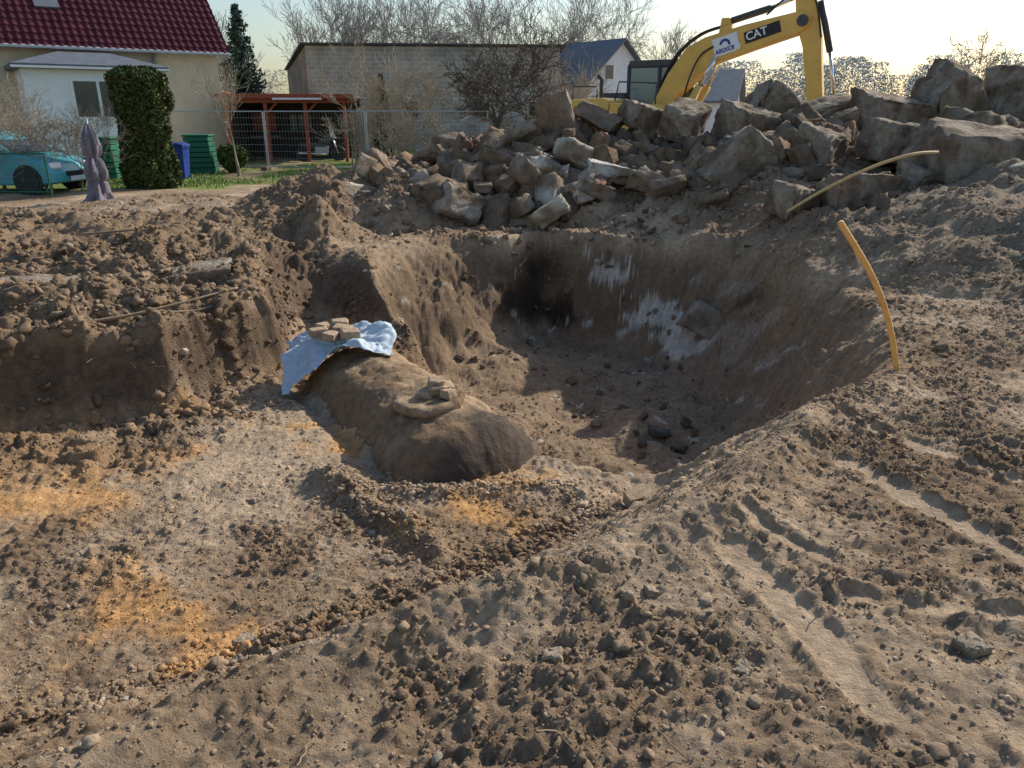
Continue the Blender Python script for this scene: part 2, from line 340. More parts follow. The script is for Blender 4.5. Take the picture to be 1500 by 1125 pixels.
def addc(bx,n,smin,smax,pw,base,path=None,wid=.1,basep=.06):
    global off
    if path is None: px=RNG.uniform(bx[0],bx[1],n);py=RNG.uniform(bx[2],bx[3],n)
    else:
        k=RNG.integers(0,len(path)-1,n);t=RNG.uniform(size=n);P=np.array(path)
        px=P[k,0]*(1-t)+P[k+1,0]*t+RNG.normal(0,wid,n);py=P[k,1]*(1-t)+P[k+1,1]*t+RNG.normal(0,wid,n)
    z,c,inf=terrain(px,py)
    if path is None:
        keep=RNG.uniform(size=n)<(basep+(1-basep)*inf['lump']**1.5)*(1-.97*inf['strip'])
        keep|=(RNG.uniform(size=n)<inf['ML'])
        keep&=~((RNG.uniform(size=n)<.45*inf['slope']))
        keep&=~((RNG.uniform(size=n)<.4*inf['useB']))
        px,py,z,c=px[keep],py[keep],z[keep],c[keep]
    m=len(px)
    s=smin*(smax/smin)**(RNG.uniform(size=m)**pw)
    c=c*RNG.uniform(.75,1.15,size=(m,1))
    st=RNG.uniform(size=m)<.02;c[st]=np.array([.40,.35,.28])*RNG.uniform(.7,1.3,size=(st.sum(),1))
    V,F,C=scatter(base,np.stack([px,py,z+s*.1],1),s,c)
    VV.append(V);FF.append(F+off);CC.append(C);off+=len(V)
I1=ico(1);I2=ico(2)
addc((-3,3.3,.9,5.2),80000,.003,.012,1.8,I1,basep=.4)
addc((-3,3.3,.9,5.2),4500,.010,.028,3.0,I2,basep=.12)
addc(None,2600,.006,.032,2.6,I2,FOOT,.10)
addc(None,1500,.006,.025,2.6,I2,[(-1.4,5.2),(.5,5.05)],.10)
addc(None,1200,.006,.03,2.6,I2,[(-1.5,5.3),(-.55,4.2)],.12)
addc((-7,6,5,10),34000,.006,.024,2.0,I1,basep=.3)
addc((-7,-2,6.2,10),4200,.015,.07,2.4,I2)
addc((-2,6,5,10),1400,.02,.05,2.6,I2)
addc((-11,10,9,16.5),14000,.014,.06,2.6,I1,basep=.2)
npmesh('soil_clods',np.concatenate(VV),np.concatenate(FF),M_clod,np.concatenate(CC))
# ------------------------------------------------------------ rubble
def chunk(seed,box=(1,.8,.6),cuts=4,amp=.05):
    r=random.Random(seed);bm=bmesh.new()
    for sx in(-1,1):
        for sy in(-1,1):
            for sz in(-1,1):
                bm.verts.new((sx*box[0]*r.uniform(.62,1),sy*box[1]*r.uniform(.62,1),sz*box[2]*r.uniform(.62,1)))
                if r.random()<.5: bm.verts.new((sx*box[0]*r.uniform(.2,1.05),sy*box[1]*r.uniform(.7,1.05),sz*box[2]*r.uniform(.2,1.05)))
    bmesh.ops.convex_hull(bm,input=bm.verts)
    bmesh.ops.delete(bm,geom=[v for v in bm.verts if not v.link_faces],context='VERTS')
    bmesh.ops.subdivide_edges(bm,edges=bm.edges,cuts=cuts,use_grid_fill=True)
    bmesh.ops.triangulate(bm,faces=bm.faces)
    bm.verts.ensure_lookup_table();bm.verts.index_update()
    V=np.array([v.co[:] for v in bm.verts]);F=np.array([[v.index for v in f.verts] for f in bm.faces]);bm.free()
    s=seed*13;sc=min(box);q=V/sc
    def n3(f,k): return np.stack([fbm(q[:,0]*f+q[:,2]*f*.7+s,q[:,1]*f-q[:,2]*f*.6,3,k+j) for j in range(3)],1)*sc
    V=V+amp*1.3*n3(1.0,3)+amp*2.4*n3(2.8,9)+amp*1.6*n3(8,19)
    return V,F
CH=[chunk(k,(1,random.uniform(.5,.95),random.uniform(.3,.75)),5,.065) for k in range(20)]
SO=np.array([.23,.16,.105])
def rubble(name,items):
    VV=[];FF=[];CC=[];off=0
    for (x,y,z,s,c,tilt) in items:
        V0,F0=random.choice(CH)
        m=np.array(Euler((random.gauss(0,tilt),random.gauss(0,tilt),random.uniform(0,6.3))).to_matrix())
        V=(V0*s)@m.T+np.array([x,y,z]);VV.append(V);FF.append(F0+off);off+=len(V)
        d=ss(-.15,.35,fbm(V[:,0]*2.5,V[:,1]*2.5+V[:,2]*3,4,5)+.15)[:,None]*.85
        CC.append(np.array([c])*(1-d)+SO*d)
    return npmesh(name,np.concatenate(VV),np.concatenate(FF),M_rub,np.concatenate(CC))
PAL=[(.30,.24,.185),(.23,.175,.125),(.35,.27,.20),(.17,.13,.095),(.43,.36,.29),(.34,.20,.135),(.14,.11,.085),(.24,.18,.135)]
def rc(light=0):
    c=random.choice(PAL) if random.random()>light else (.66,.60,.50)
    k=random.uniform(.8,1.15);return tuple(v*k for v in c)
items=[]
n=0
while n<560:
    x=random.uniform(-2.9,6.2);y=random.uniform(12.9,18)
    if y<13.1+.12*abs(x-1.5)+random.uniform(0,1.0): continue
    if x<-1.6 and y>16.5: continue
    s=random.choice([.09,.12,.16,.2,.26,.34,.4])*random.uniform(.8,1.15)
    li=.3 if (-.1<x<2.2 and y<15.4) else .03
    items.append((x,y,gz(x,y)+s*.1+random.uniform(0,.15),s,rc(li),.5));n+=1
for k in range(560):
    x=random.uniform(-2.5,7);y=random.uniform(12.2,15.2);s=random.uniform(.03,.1)
    items.append((x,y,gz(x,y)+s*.2,s,rc(.1),.6))
for k in range(230):
    x=random.uniform(3.2,11);y=random.uniform(9.5,17);s=random.choice([.06,.08,.12,.18,.28])*random.uniform(.8,1.2)*(1 if y>11.5 else .5)
    items.append((x,y,gz(x,y)+s*.1,s,rc(.02),.4))
for (x,y,dz,s,c) in [(1.15,13.9,.28,.46,(.64,.56,.46)),(1.8,14.2,.5,.42,(.70,.66,.58)),(.65,13.3,.3,.40,(.58,.51,.37)),(.35,14.2,.3,.46,(.40,.31,.23)),(2.5,13.9,.35,.36,(.42,.36,.28)),(1.25,14.8,.55,.44,(.58,.52,.42)),(-.3,13.5,.15,.46,(.21,.16,.115)),(-1.3,13.6,.2,.44,(.2,.15,.105)),(-.9,14.6,.35,.44,(.26,.2,.15)),(.2,15.8,.6,.5,(.34,.28,.22)),(-.4,15.2,.5,.44,(.38,.3,.23)),(2.6,15.4,.5,.5,(.36,.3,.24)),(.9,15.9,.9,.5,(.33,.27,.21)),(1.7,16.1,.9,.5,(.28,.22,.17))]:
    items.append((x,y,gz(x,y)+dz*.55,s,c,.6))
rubble('rubble_pile',items)
items=[]
for k in range(180):
    x=random.uniform(-.8,2.6);y=random.uniform(6.3,11.8);s=random.choice([.02,.03,.045,.07])
    items.append((x,y,gz(x,y)+s*.3,s,rc(.05),.6))
for (x,y,s) in [(1.75,8.2,.14),(1.95,8.0,.1),(1.5,7.9,.08),(1.6,8.5,.07),(2.1,8.4,.09)]: items.append((x,y,gz(x,y)+s*.5,s,(.15,.135,.12),.6))
rubble('pit_stones',items)
def block(name,loc,size,rot,m,seed=1,amp=.03,cuts=8):
    V,F=chunk(seed,(size[0]/2,size[1]/2,size[2]/2),cuts,amp)
    o=npmesh(name,V,F,m);o.location=loc;o.rotation_euler=rot;return o
for (x,y,z,sz,rot,sd) in [(6.9,11.4,1.3,(2.3,1.2,.9),(.1,.08,.15),3),(8.6,11.2,1.3,(1.8,1.1,.8),(.0,.1,-.1),4),(4.95,11.0,.74,(1.0,.7,.75),(.05,0,.1),5),(4.15,11.3,.55,(.75,.6,.55),(.1,.2,.5),6),
    (8.7,16.0,1.95,(1.5,1.1,1.5),(.2,.5,.3),7),(10.5,16,1.95,(2.2,1.5,1.4),(0,.3,.6),8),(5.2,16.4,1.95,(1.0,.8,1.1),(.1,.5,.2),9),(6.3,16.2,1.75,(1.7,.9,.9),(.1,-.25,.1),10),
    (2.6,16.0,1.8,(.8,.7,.6),(.3,.3,.5),41),(3.4,15.7,1.75,(1.0,.8,.7),(.3,-.2,.9),42),(4.1,13.6,1.0,(1.2,.7,1.3),(.2,.6,.2),12),(7.4,15.6,1.85,(1.6,1.0,.8),(.2,.1,.4),13),(6.6,13.3,1.4,(1.7,1.0,.7),(.1,.1,.2),14),(5.9,11.3,.7,(.65,.55,.45),(.3,.1,.5),15),(7.6,12.9,1.5,(1.3,.9,.9),(.2,.3,.5),16),(5.3,13.6,1.2,(1.0,.8,.7),(.3,.1,.9),17),(4.5,15.3,1.65,(1.1,.9,.9),(.3,.2,.4),18)]:
    block('concrete_block',(x,y,max(z,gz(x,y)+sz[2]*.1)),sz,rot,M_conc,sd,.06)
block('foundation_remnant',(2.9,10.6,-.95),(.9,.4,.5),(-.4,.1,-1.0),M_conc,23,.05)
block('concrete_plate',(-5.1,7.9,gz(-5.1,7.9)+.12),(1.5,.6,.13),(0,.05,.05),M_conc,24,.04)
block('concrete_plate',(-3.5,8.5,gz(-3.5,8.5)+.08),(.7,.5,.2),(.1,-.1,.3),M_conc,25,.05)
M_stone=mat('field_stone',(.35,.275,.20),.9,nscale=20,nvar=.3,bump=.012,bscale=35,spec=.15)
for (x,y,s,sd) in [(-1.43,3.3,.05,1),(-1.0,2.62,.04,2),(.14,2.15,.04,3),(.78,2.05,.032,4),(1.6,2.15,.05,5),(-.78,4.1,.035,6),(.55,2.5,.03,8),(-1.9,4.9,.04,9),(.35,3.4,.03,10)]:
    zz=terrain(np.array([x]),np.array([y]))[0][0]
    block('stone',(x,y,zz+s*.1),(s*2.2,s*1.8,s*1.5),(.2,.1,sd),M_stone,30+sd,.09)
# ------------------------------------------------------------ tank
tk=empty('buried_tank',(-.30,5.58,-1.145));ang=math.atan2(2.4,-1.50);tk.rotation_euler=(0,R(0),ang)
V=[];Fq=[]
prof=[(-.34,.0),(-.335,.12),(-.31,.3),(-.27,.42),(-.21,.51),(-.13,.59),(-.04,.65),(0.04,.68)]+[(t,.69) for t in np.linspace(.1,2.5,90)]+[(2.6,.68),(2.7,.63),(2.78,.5),(2.84,.3),(2.86,0)]
nn=180
for (a,rr) in prof:
    for k in range(nn):
        t=2*math.pi*k/nn
        w=1+.012*math.sin(3*t+a*2)+.008*math.sin(7*t-a*5)
        V.append((a,rr*w*math.cos(t),rr*w*math.sin(t)))
V=np.array(V);d=fbm(V[:,0]*5+V[:,2]*3,V[:,1]*5,5,5)*.045+bumps(V[:,0],V[:,1],.09,7,.4)*.35+bumps(V[:,0],V[:,1],.04,17,.6)*.5
V[:,2]+=d*(V[:,2]>0)
nz=fbm(V[:,0]*2.5,V[:,1]*2.5+V[:,2],4,33)[:,None];n5=fbm(V[:,0]*6,V[:,1]*6+V[:,2]*4,4,37)
ctop=np.array([[.40,.285,.175]]);cshade=np.array([[.075,.06,.052]]);crust=np.array([[.19,.115,.065]])
m_shade=ss(.36,.0,V[:,0]+V[:,1]*.25+.4*nz[:,0]-.02)[:,None]*.9  # shadow on the near end painted dark into the shell colour
m_rust=(ss(-.2,.35,V[:,1]*.9+nz[:,0]*.8)*.75)[:,None]
m_rust=np.maximum(m_rust,(ss(.1,.4,n5)*.5)[:,None])
tc_=ctop*(1-m_rust)+crust*m_rust;tc_=tc_*(1-m_shade)+cshade*m_shade
for a in range(len(prof)-1):
    for k in range(nn): Fq.append((a*nn+k,a*nn+(k+1)%nn,(a+1)*nn+(k+1)%nn,(a+1)*nn+k))
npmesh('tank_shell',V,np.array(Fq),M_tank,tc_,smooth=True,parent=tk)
rg=empty('manhole_cover',(-.72,6.13,-.435));rg.rotation_euler=(R(3),R(-3),0)
def rough_lathe(name,prof,m,parent,n=96,amp=.014,seed=2):
    V=[];F=[]
    for (r_,z_) in prof:
        for k in range(n):
            t=2*math.pi*k/n;V.append((r_*math.cos(t),r_*math.sin(t),z_))
    V=np.array(V);V[:,:2]*=(1+.10*fbm(V[:,0]*9+seed,V[:,1]*9,4,seed)[:,None]);V[:,2]+=amp*fbm(V[:,0]*16,V[:,1]*16,4,4)+bumps(V[:,0],V[:,1],.05,19,.5)*.4
    for a in range(len(prof)-1):
        for k in range(n):F.append((a*n+k,a*n+(k+1)%n,(a+1)*n+(k+1)%n,(a+1)*n+k))
    return npmesh(name,V,np.array(F),m,smooth=True,parent=parent)
M_ring=mat('ring_crust',(.40,.29,.185),.95,nscale=18,nvar=.3,bump=.03,bscale=25,col2=(.24,.165,.105),c2scale=5,spec=.1)
rough_lathe('ring',[(.29,-.07),(.31,-.05),(.316,-.02),(.312,.0),(.30,.015),(.28,.022),(.25,.022),(.22,.018),(.19,.014),(.16,.013),(.12,.013),(.08,.013),(.04,.013),(.0,.013)],M_ring,rg)
for (x,y,z,sz,rot,sd) in [(.09,.05,.05,(.24,.17,.1),(0,.1,.4),1),(-.03,.0,.035,(.17,.14,.07),(.1,0,-.5),2),(.17,-.05,.045,(.15,.12,.09),(0,.2,1),3),(.07,.06,.115,(.17,.13,.07),(.1,.1,.1),4)]:
    o=block('stone_on_cover',(x,y,z),sz,rot,M_brick,50+sd,.05);o.parent=rg
TN=70;u=np.linspace(-1,1,TN);U,W=np.meshgrid(u,u);U=U.ravel();W=W.ravel()
tx=U*.58+.06*fbm(U*2,W*2,2,4);ty=W*.40+.07*fbm(U*2+5,W*2,2,8)
tzz=.05-.28*np.clip(-U-.3,0,1)**1.3-.16*np.clip(U-.35,0,1)**1.4-.30*np.clip(-W-.05,0,1)**1.2*ss(.35,-.5,U+.2*np.sin(W*5))+.06*fbm(U*3.1,W*3.1,3,6)+.06*np.abs(fbm(U*5,W*5,3,16))+.16*ga(U,W,.85,.3,.3,.6)
tb=empty('weighted_tarp',(-1.84,7.62,-.39),R(8))
i=np.arange(TN-1)[None,:]+TN*np.arange(TN-1)[:,None];i=i.ravel();F=np.stack([i,i+1,i+1+TN,i+TN],1)
npmesh('sheet',np.stack([tx,ty,tzz],1),F,M_tarp,smooth=True,parent=tb)
for (x,y,z,rot) in [(-.19,-.02,.13,.3),(.06,.02,.135,-.4),(-.05,-.14,.12,1.1),(.14,-.12,.13,.2),(-.14,.14,.14,.9),(.02,.2,.15,.1)]:
    o=block('paving_brick',(x,y,z),(.21,.15,.10),(.05,.05,rot),M_brick,int(60+x*100)%90,.02);o.parent=tb
# ------------------------------------------------------------ pipes, sticks, hollow brick
def smooth_path(P,n=12):
    P=[Vector(p) for p in P];out=[]
    for i in range(len(P)-1):
        p0=P[max(i-1,0)];p1=P[i];p2=P[i+1];p3=P[min(i+2,len(P)-1)]
        for k in range(n):
            t=k/n;out.append(.5*((2*p1)+(p2-p0)*t+(2*p0-5*p1+4*p2-p3)*t*t+(3*p1-p0-3*p2+p3)*t**3))
    out.append(P[-1]);return out
tube('yellow_pipe',smooth_path([(2.86,5.22,-.15),(2.83,5.2,.07),(2.69,5.2,.50),(2.51,5.2,.84),(2.24,5.2,1.2)],24),.020,M_pipe,ring=.10)
tube('yellow_pipe',smooth_path([(3.85,10.7,.60),(4.25,10.5,.92),(4.8,10.4,1.22),(5.3,10.4,1.38),(5.75,10.6,1.40)],20),.021,M_pipe2,ring=.08)
def stickp(P,r):
    Q=smooth_path([(x,y,terrain(np.array([float(x)]),np.array([float(y)]))[0][0]+dz) for x,y,dz in P],8)
    return Q,[r*(1-.4*i/len(Q))*(1+.15*math.sin(i*1.7)) for i in range(len(Q))]
for P,rr in [([(-4.6,6.75,.06),(-3.9,7.1,.1),(-3.4,7.45,.08),(-2.95,7.95,.08)],.02),([(-3.5,7.3,.05),(-3.2,7.6,.07),(-2.9,7.8,.05)],.016),([(-6,10.5,.1),(-5.2,10.8,.12)],.02)]:
    q,r_=stickp(P,rr);tube('root',q,r_,M_wood,n=8)
segs=[];r=random.Random(4)
for k in range(190):
    if k<80: x=r.uniform(-6,-2.6);y=r.uniform(5.6,7.6)
    elif k<130: x=r.uniform(-2.5,2.6);y=r.uniform(1.3,5)
    else: x=r.uniform(2.2,4.2);y=r.uniform(4.6,7.5)
    z=float(terrain(np.array([x]),np.array([y]))[0][0]);p=Vector((x,y,z-.01));d=Vector((r.gauss(0,1),r.gauss(0,1),abs(r.gauss(.25,.5)))).normalized()
    for j in range(6):
        d=(d+Vector((r.gauss(0,.35),r.gauss(0,.35),r.gauss(-.08,.3)))).normalized();q=p+d*r.uniform(.015,.05);segs.append((*p,*q,.0028,.0024));p=q
hz_=float(terrain(np.array([.90]),np.array([4.68]))[0][0])
hb=empty('hollow_brick',(.90,4.68,hz_+.04))
for j in range(5): box('web',(-.10+.05*j,0,0),(.012,.10,.07),M_brick,hb,.002)
box('top',(0,0,.040),(.225,.105,.014),M_brick,hb,.003);box('bottom',(0,0,-.040),(.225,.105,.014),M_brick,hb,.003);box('back',(0,.045,0),(.21,.03,.066),M_brick,hb,.002)
hb.rotation_euler=(R(14),R(-6),R(20))
# ------------------------------------------------------------ trees
def mktubes(name,segs,m,nsides=4,parent=None):
    S=np.array(segs,dtype=float);p=S[:,0:3];q=S[:,3:6];ra=S[:,6];rb=S[:,7]
    d=q-p;d/=np.linalg.norm(d,axis=1)[:,None]+1e-9
    up=np.where(np.abs(d[:,2:3])>.9,np.array([[1.,0,0]]),np.array([[0,0,1.]]))
    a=np.cross(d,up);a/=np.linalg.norm(a,axis=1)[:,None];b=np.cross(d,a);V=[]
    for (c,r_) in((p,ra),(q,rb)):
        for k in range(nsides):
            t=2*math.pi*k/nsides;V.append(c+(a*math.cos(t)+b*math.sin(t))*r_[:,None])
    V=np.stack(V,1).reshape(-1,3);n=len(S);F=[]
    for k in range(nsides): F.append(np.stack([np.full(n,k),np.full(n,(k+1)%nsides),np.full(n,(k+1)%nsides+nsides),np.full(n,k+nsides)],1)+(np.arange(n)*2*nsides)[:,None])
    return npmesh(name,V,np.concatenate(F),m,smooth=True,parent=parent)
mktubes('loose_roots',segs,M_wood,4)
def bare_tree(name,base,H,seed,m,trunk=.3,tr=.12,wig=.25,spread=.8,lev=4,kids=(4,5,5,4),rmin=.006,stems=1,trop=.05,droop=0):
    r=random.Random(seed);segs=[]
    def grow(p,d,L,rad,l):
        n=5 if l==0 else (4 if l<3 else 3)
        ch=[]
        for i in range(n):
            d=(d+Vector((r.gauss(0,wig),r.gauss(0,wig),r.gauss(0,wig)))*(.5 if l==0 else 1)+Vector((0,0,trop-(droop if l>=2 else 0)))).normalized()
            q=p+d*(L/n);r1=max(rmin*.7,rad*(1-.13*(i+1)));segs.append((*p,*q,max(rad,rmin),max(r1,rmin)))
            p=q;rad=r1
            if l>0 or (i+1)/n>=trunk: ch.append((Vector(p),d.copy(),rad))
        if l<lev:
            k=kids[min(l,len(kids)-1)]
            for j in range(k):
                cp,cd,cr=ch[-1] if j==0 else r.choice(ch)
                ax=Vector((r.gauss(0,1),r.gauss(0,1),r.gauss(0,.5)));ax=(ax-cd*ax.dot(cd)).normalized()
                nd=(cd+ax*spread*r.uniform(.6,1.4)*(.5 if j==0 else 1)).normalized()
                grow(cp,nd,L*r.uniform(.5,.8),cr*.68,l+1)
    L0=H*.42
    for s in range(stems):
        d=Vector((0,0,1)) if stems==1 else Vector((r.gauss(0,.3),r.gauss(0,.3),1)).normalized()
        grow(Vector((0,0,0))+Vector((r.gauss(0,.12),r.gauss(0,.12),0))*(stems>1),d,L0,tr,0)
    zmax=max(s[5] for s in segs);k=H/zmax
    segs=[tuple(v*k for v in s[:6])+s[6:] for s in segs]
    o=mktubes(name,segs,m,3 if len(segs)>5000 else 4);o.location=base;return o
bare_tree('apple_tree',(-.40,27.8,0),5.4,3,M_bark,trunk=.45,tr=.26,wig=.2,spread=1.15,lev=5,kids=(6,5,4,4,3),rmin=.012,trop=.03)
bare_tree('apple_tree',(.9,29.5,0),4.8,33,M_bark,trunk=.4,tr=.16,spread=1.1,lev=4,kids=(6,5,4,4),rmin=.009)
bare_tree('young_tree',(-8.6,24.5,0),3.6,5,M_barkp,trunk=.4,tr=.06,wig=.15,spread=.55,lev=4,kids=(5,5,4,3),rmin=.005,trop=.12)
bare_tree('bare_shrub',(-4.4,29,0),4.6,6,M_barkp,trunk=.1,tr=.06,spread=.35,lev=4,kids=(4,4,4,3),rmin=.006,stems=5,trop=.12)
bare_tree('bare_shrub',(-5.6,28.5,0),2.4,7,M_barkp,trunk=.1,tr=.04,spread=.5,lev=3,rmin=.006,stems=6)
bare_tree('bare_shrub',(-2.8,30,0),4.2,8,M_barkp,trunk=.1,tr=.05,spread=.5,lev=4,kids=(4,4,4,3),rmin=.007,stems=4)
bare_tree('bare_shrub',(2.2,31,0),4.4,9,M_barkp,trunk=.1,tr=.05,spread=.5,lev=4,kids=(4,4,4,3),rmin=.007,stems=5)
bare_tree('bare_shrub',(-3.7,27.8,0),2.2,10,M_barkp,trunk=.1,tr=.03,spread=.5,lev=3,rmin=.006,stems=7)
for j,(x,y,H,sd) in enumerate([(-15,56,11,1),(-11.5,56,10.8,2),(-6.5,58,11.5,3),(-4,55,10.6,4),(-1.2,58,11.5,5),(1.5,60,12,6),(4.5,58,12.5,7),(7.5,62,12,8),(12.5,62,8.5,9),(-19,52,8.5,11),(16,70,8,12),(3,66,13,13),(-8.8,62,11,14)]):
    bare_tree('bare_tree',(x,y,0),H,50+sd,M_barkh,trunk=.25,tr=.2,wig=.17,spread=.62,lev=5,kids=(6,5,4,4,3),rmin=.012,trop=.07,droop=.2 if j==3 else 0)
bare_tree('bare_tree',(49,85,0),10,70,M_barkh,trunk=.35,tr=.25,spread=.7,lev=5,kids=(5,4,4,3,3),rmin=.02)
for j in range(9):
    bare_tree('bare_hedge_shrub',(-14.2+j*.44,19.6+.35*math.sin(j*2.),0),random.uniform(2.3,2.9) if j<7 else 2.3,80+j,M_barkp,trunk=.45,tr=.035,spread=.75,lev=4,kids=(4,4,4,3),rmin=.004,stems=2,trop=.06)
def cards(P,size,col,tilt=1.0):
    n=len(P);s=size[:,None];a=RNG.normal(size=(n,3));a/=np.linalg.norm(a,axis=1)[:,None]
    b=np.cross(a,RNG.normal(size=(n,3)));b/=np.linalg.norm(b,axis=1)[:,None]
    V=np.stack([P-a*s,P+b*s*.45,P+a*s,P-b*s*.45],1).reshape(-1,3)
    F=np.arange(n*4).reshape(n,4);return V,F,np.repeat(col,4,0)
def leafy(name,loc,H,rx,ry,n,size,c0,shape,lump=.25,seed=1,core=True):
    t=RNG.uniform(0,1,n);th=RNG.uniform(0,2*np.pi,n);rad=RNG.uniform(.55,1,n)**.5
    rr=np.array([shape(v) for v in t])*rad*(1+lump*fbm(th*1.6+seed,t*H*1.8,3,seed))
    P=np.stack([rx*rr*np.cos(th),ry*rr*np.sin(th),t*H],1)
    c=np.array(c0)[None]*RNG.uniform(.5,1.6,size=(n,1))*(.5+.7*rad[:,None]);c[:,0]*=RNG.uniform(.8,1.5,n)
    V,F,C=cards(P,size*RNG.uniform(.6,1.4,n),c)
    e=empty(name,loc);npmesh('foliage',V,F,M_leaf,C,parent=e)
    tube('trunk',[(0,0,0),(0,0,H*.5),(0,0,H*.93)],[rx*.12,rx*.08,.01],M_bark,e)
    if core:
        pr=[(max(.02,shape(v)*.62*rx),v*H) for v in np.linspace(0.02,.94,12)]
        lathe('shade_core',pr,M_core,e,16,fold=.1,nf=5)  # solid dark core, paints the shade between the leaf cards
    return e
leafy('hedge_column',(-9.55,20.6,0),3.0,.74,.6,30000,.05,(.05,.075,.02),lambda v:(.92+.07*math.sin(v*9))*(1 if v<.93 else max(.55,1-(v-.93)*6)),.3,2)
leafy('thuja',(-5.1,31.5,0),3.3,.45,.45,5000,.08,(.02,.04,.02),lambda v:min(1,(1-v)*1.6)*.95+.05,.2,4)
leafy('evergreen_shrub',(-9.3,26,0),.9,.5,.5,2500,.07,(.06,.09,.02),lambda v:math.sin(max(.1,v)*2.6),.25,5)
def spruce(name,loc,H,Rb,seed):
    r=random.Random(seed);e=empty(name,loc);P=[]
    tube('trunk',[(0,0,0),(0,0,H*.6),(0,0,H)],[.14,.07,.01],M_bark,e)
    z=.8
    while z<H-.1:
        f=(1-z/H);L=Rb*f**.85+.1
        for k in range(11):
            th=r.uniform(0,6.28);LL=L*r.uniform(.65,1.15);nst=max(3,int(LL/.09));
            for s_ in range(nst):
                t=(s_+1)/nst;dz=-.28*LL*t+.18*LL*t*t+.15*f
                for q in range(3):
                    P.append((math.cos(th)*LL*t+r.gauss(0,.07*(1.2-t)),math.sin(th)*LL*t+r.gauss(0,.07*(1.2-t)),z+dz+r.gauss(0,.05)))
        z+=.2
    P=np.array(P);n=len(P);c=np.array([[.035,.07,.06]])*RNG.uniform(.5,1.7,size=(n,1))
    V,F,C=cards(P,.10*RNG.uniform(.7,1.4,n),c);npmesh('needles',V,F,M_leaf,C,parent=e)
spruce('spruce_tree',(-13.6,41,0),7.0,1.6,1)
def treeline(name,x0,x1,y,h0,h1,col,n,seed):  # col is a paler foliage tint with distance haze put into it
    P=[];r=random.Random(seed);x=x0
    while x<x1:
        h=r.uniform(h0,h1);w=h*r.uniform(.28,.5);m=int(n*h*w/20)
        t=RNG.uniform(0,1,m)**.8;th=RNG.uniform(0,6.28,m);rr=w*np.sqrt(RNG.uniform(0,1,m))*(.35+.65*np.sin(np.clip(t,.05,1)**.8*2.9))
        P.append(np.stack([x+rr*np.cos(th),y+r.uniform(-6,6)+rr*np.sin(th),t*h],1));x+=w*r.uniform(.4,.8)
    P=np.concatenate(P);k=len(P);c=np.array([col])*RNG.uniform(.85,1.15,size=(k,1))
    V,F,C=cards(P,.13*RNG.uniform(.6,1.5,k),c);npmesh(name,V,F,M_leaf,C)
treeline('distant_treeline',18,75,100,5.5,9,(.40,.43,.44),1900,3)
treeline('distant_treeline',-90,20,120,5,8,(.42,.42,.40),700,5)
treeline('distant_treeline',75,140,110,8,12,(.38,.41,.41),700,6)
n=9000;gx=RNG.uniform(-12,1,n);gy=RNG.uniform(20.5,30,n);zz,cc,_=terrain(gx,gy,False)
k=cc[:,1]>cc[:,0]*1.1;gx,gy,zz=gx[k],gy[k],zz[k];n=len(gx);hh=RNG.uniform(.04,.11,n);a=RNG.uniform(0,6.28,n);w=.02
P=np.stack([gx,gy,zz],1);dx=np.stack([np.cos(a)*w,np.sin(a)*w,0*a],1);tp=np.stack([RNG.normal(0,.03,n),RNG.normal(0,.03,n),hh],1)
V=np.stack([P-dx,P+dx,P+tp],1).reshape(-1,3);c=np.repeat(np.array([[.16,.22,.06]])*RNG.uniform(.6,1.5,size=(n,1)),3,0)
npmesh('grass',V,np.arange(n*3).reshape(n,3),M_leaf,c)
# ------------------------------------------------------------ left house
hs=empty('family_house',(-11.9,33,0));hs.rotation_euler=(0,0,math.atan2(-.58,-.81))
W=14;D=9;EH=4.45
pymesh('walls',[(0,0,0),(W,0,0),(W,-D,0),(0,-D,0),(0,0,EH),(W,0,EH),(W,-D,EH),(0,-D,EH),(0,-D/2,EH+4.2),(W,-D/2,EH+4.2)],
 [(0,1,5,4),(2,3,7,6),(1,2,6,9,5),(3,0,4,8,7),(3,2,1,0)],M_render,hs)
box('plinth',(W/2,.02,.25),(W+.06,.08,.5),M_conc,hs)
tw,tl=.26,.36;nxu=int((W+.8)/tw)*6;slope=math.hypot(D/2+.45,4.6);ang=math.atan2(4.2,D/2);nr=int(slope/tl)
for side in(0,1):
    us=np.linspace(-.4,W+.4,nxu);vs=[];hh=[]
    for q in range(nr+1):
        for (f,hz) in((0,.045),(.03,.05),(.97,.0)): vs.append(q*tl+f*tl);hh.append(hz)
    Ug,Vg=np.meshgrid(us,np.array(vs));_,Hg=np.meshgrid(us,np.array(hh))
    hgt=.02*np.sin(Ug*2*np.pi/tw)+Hg+.06
    yy=.45-Vg*math.cos(ang)+hgt*math.sin(ang);zz=EH-.42+Vg*math.sin(ang)+hgt*math.cos(ang)
    if side: yy=-D-yy
    V=np.stack([Ug,yy,np.minimum(zz,EH+4.36)],-1).reshape(-1,3);a_=len(us);b_=len(vs)
    i=(np.arange(a_-1)[None,:]+a_*np.arange(b_-1)[:,None]).ravel()
    npmesh('roof_tiles',V,np.stack([i,i+1,i+1+a_,i+a_],1),M_tile,parent=hs,smooth=False)
box('gutter',(W/2,.5,EH-.36),(W+.8,.12,.1),M_steel,hs,.03)
box('eaves_board',(W/2,.25,EH-.3),(W+.7,.42,.04),M_white,hs)
box('roof_window',(5.6,-1.35,EH+1.42),(.8,1.0,.08),M_slate,hs,rot=(-ang,0,0))
tube('downpipe',[(2.45,.12,EH-.4),(2.45,.12,.1)],.06,M_steel,hs)
for wx in(9.3,12):
    box('window_frame',(wx,.02,2.3),(1.2,.08,1.3),M_white,hs);box('window_glass',(wx,.05,2.3),(1.04,.06,1.14),M_glass,hs)
PX0,PX1,PO,PH=2.85,7.1,2.5,3.3
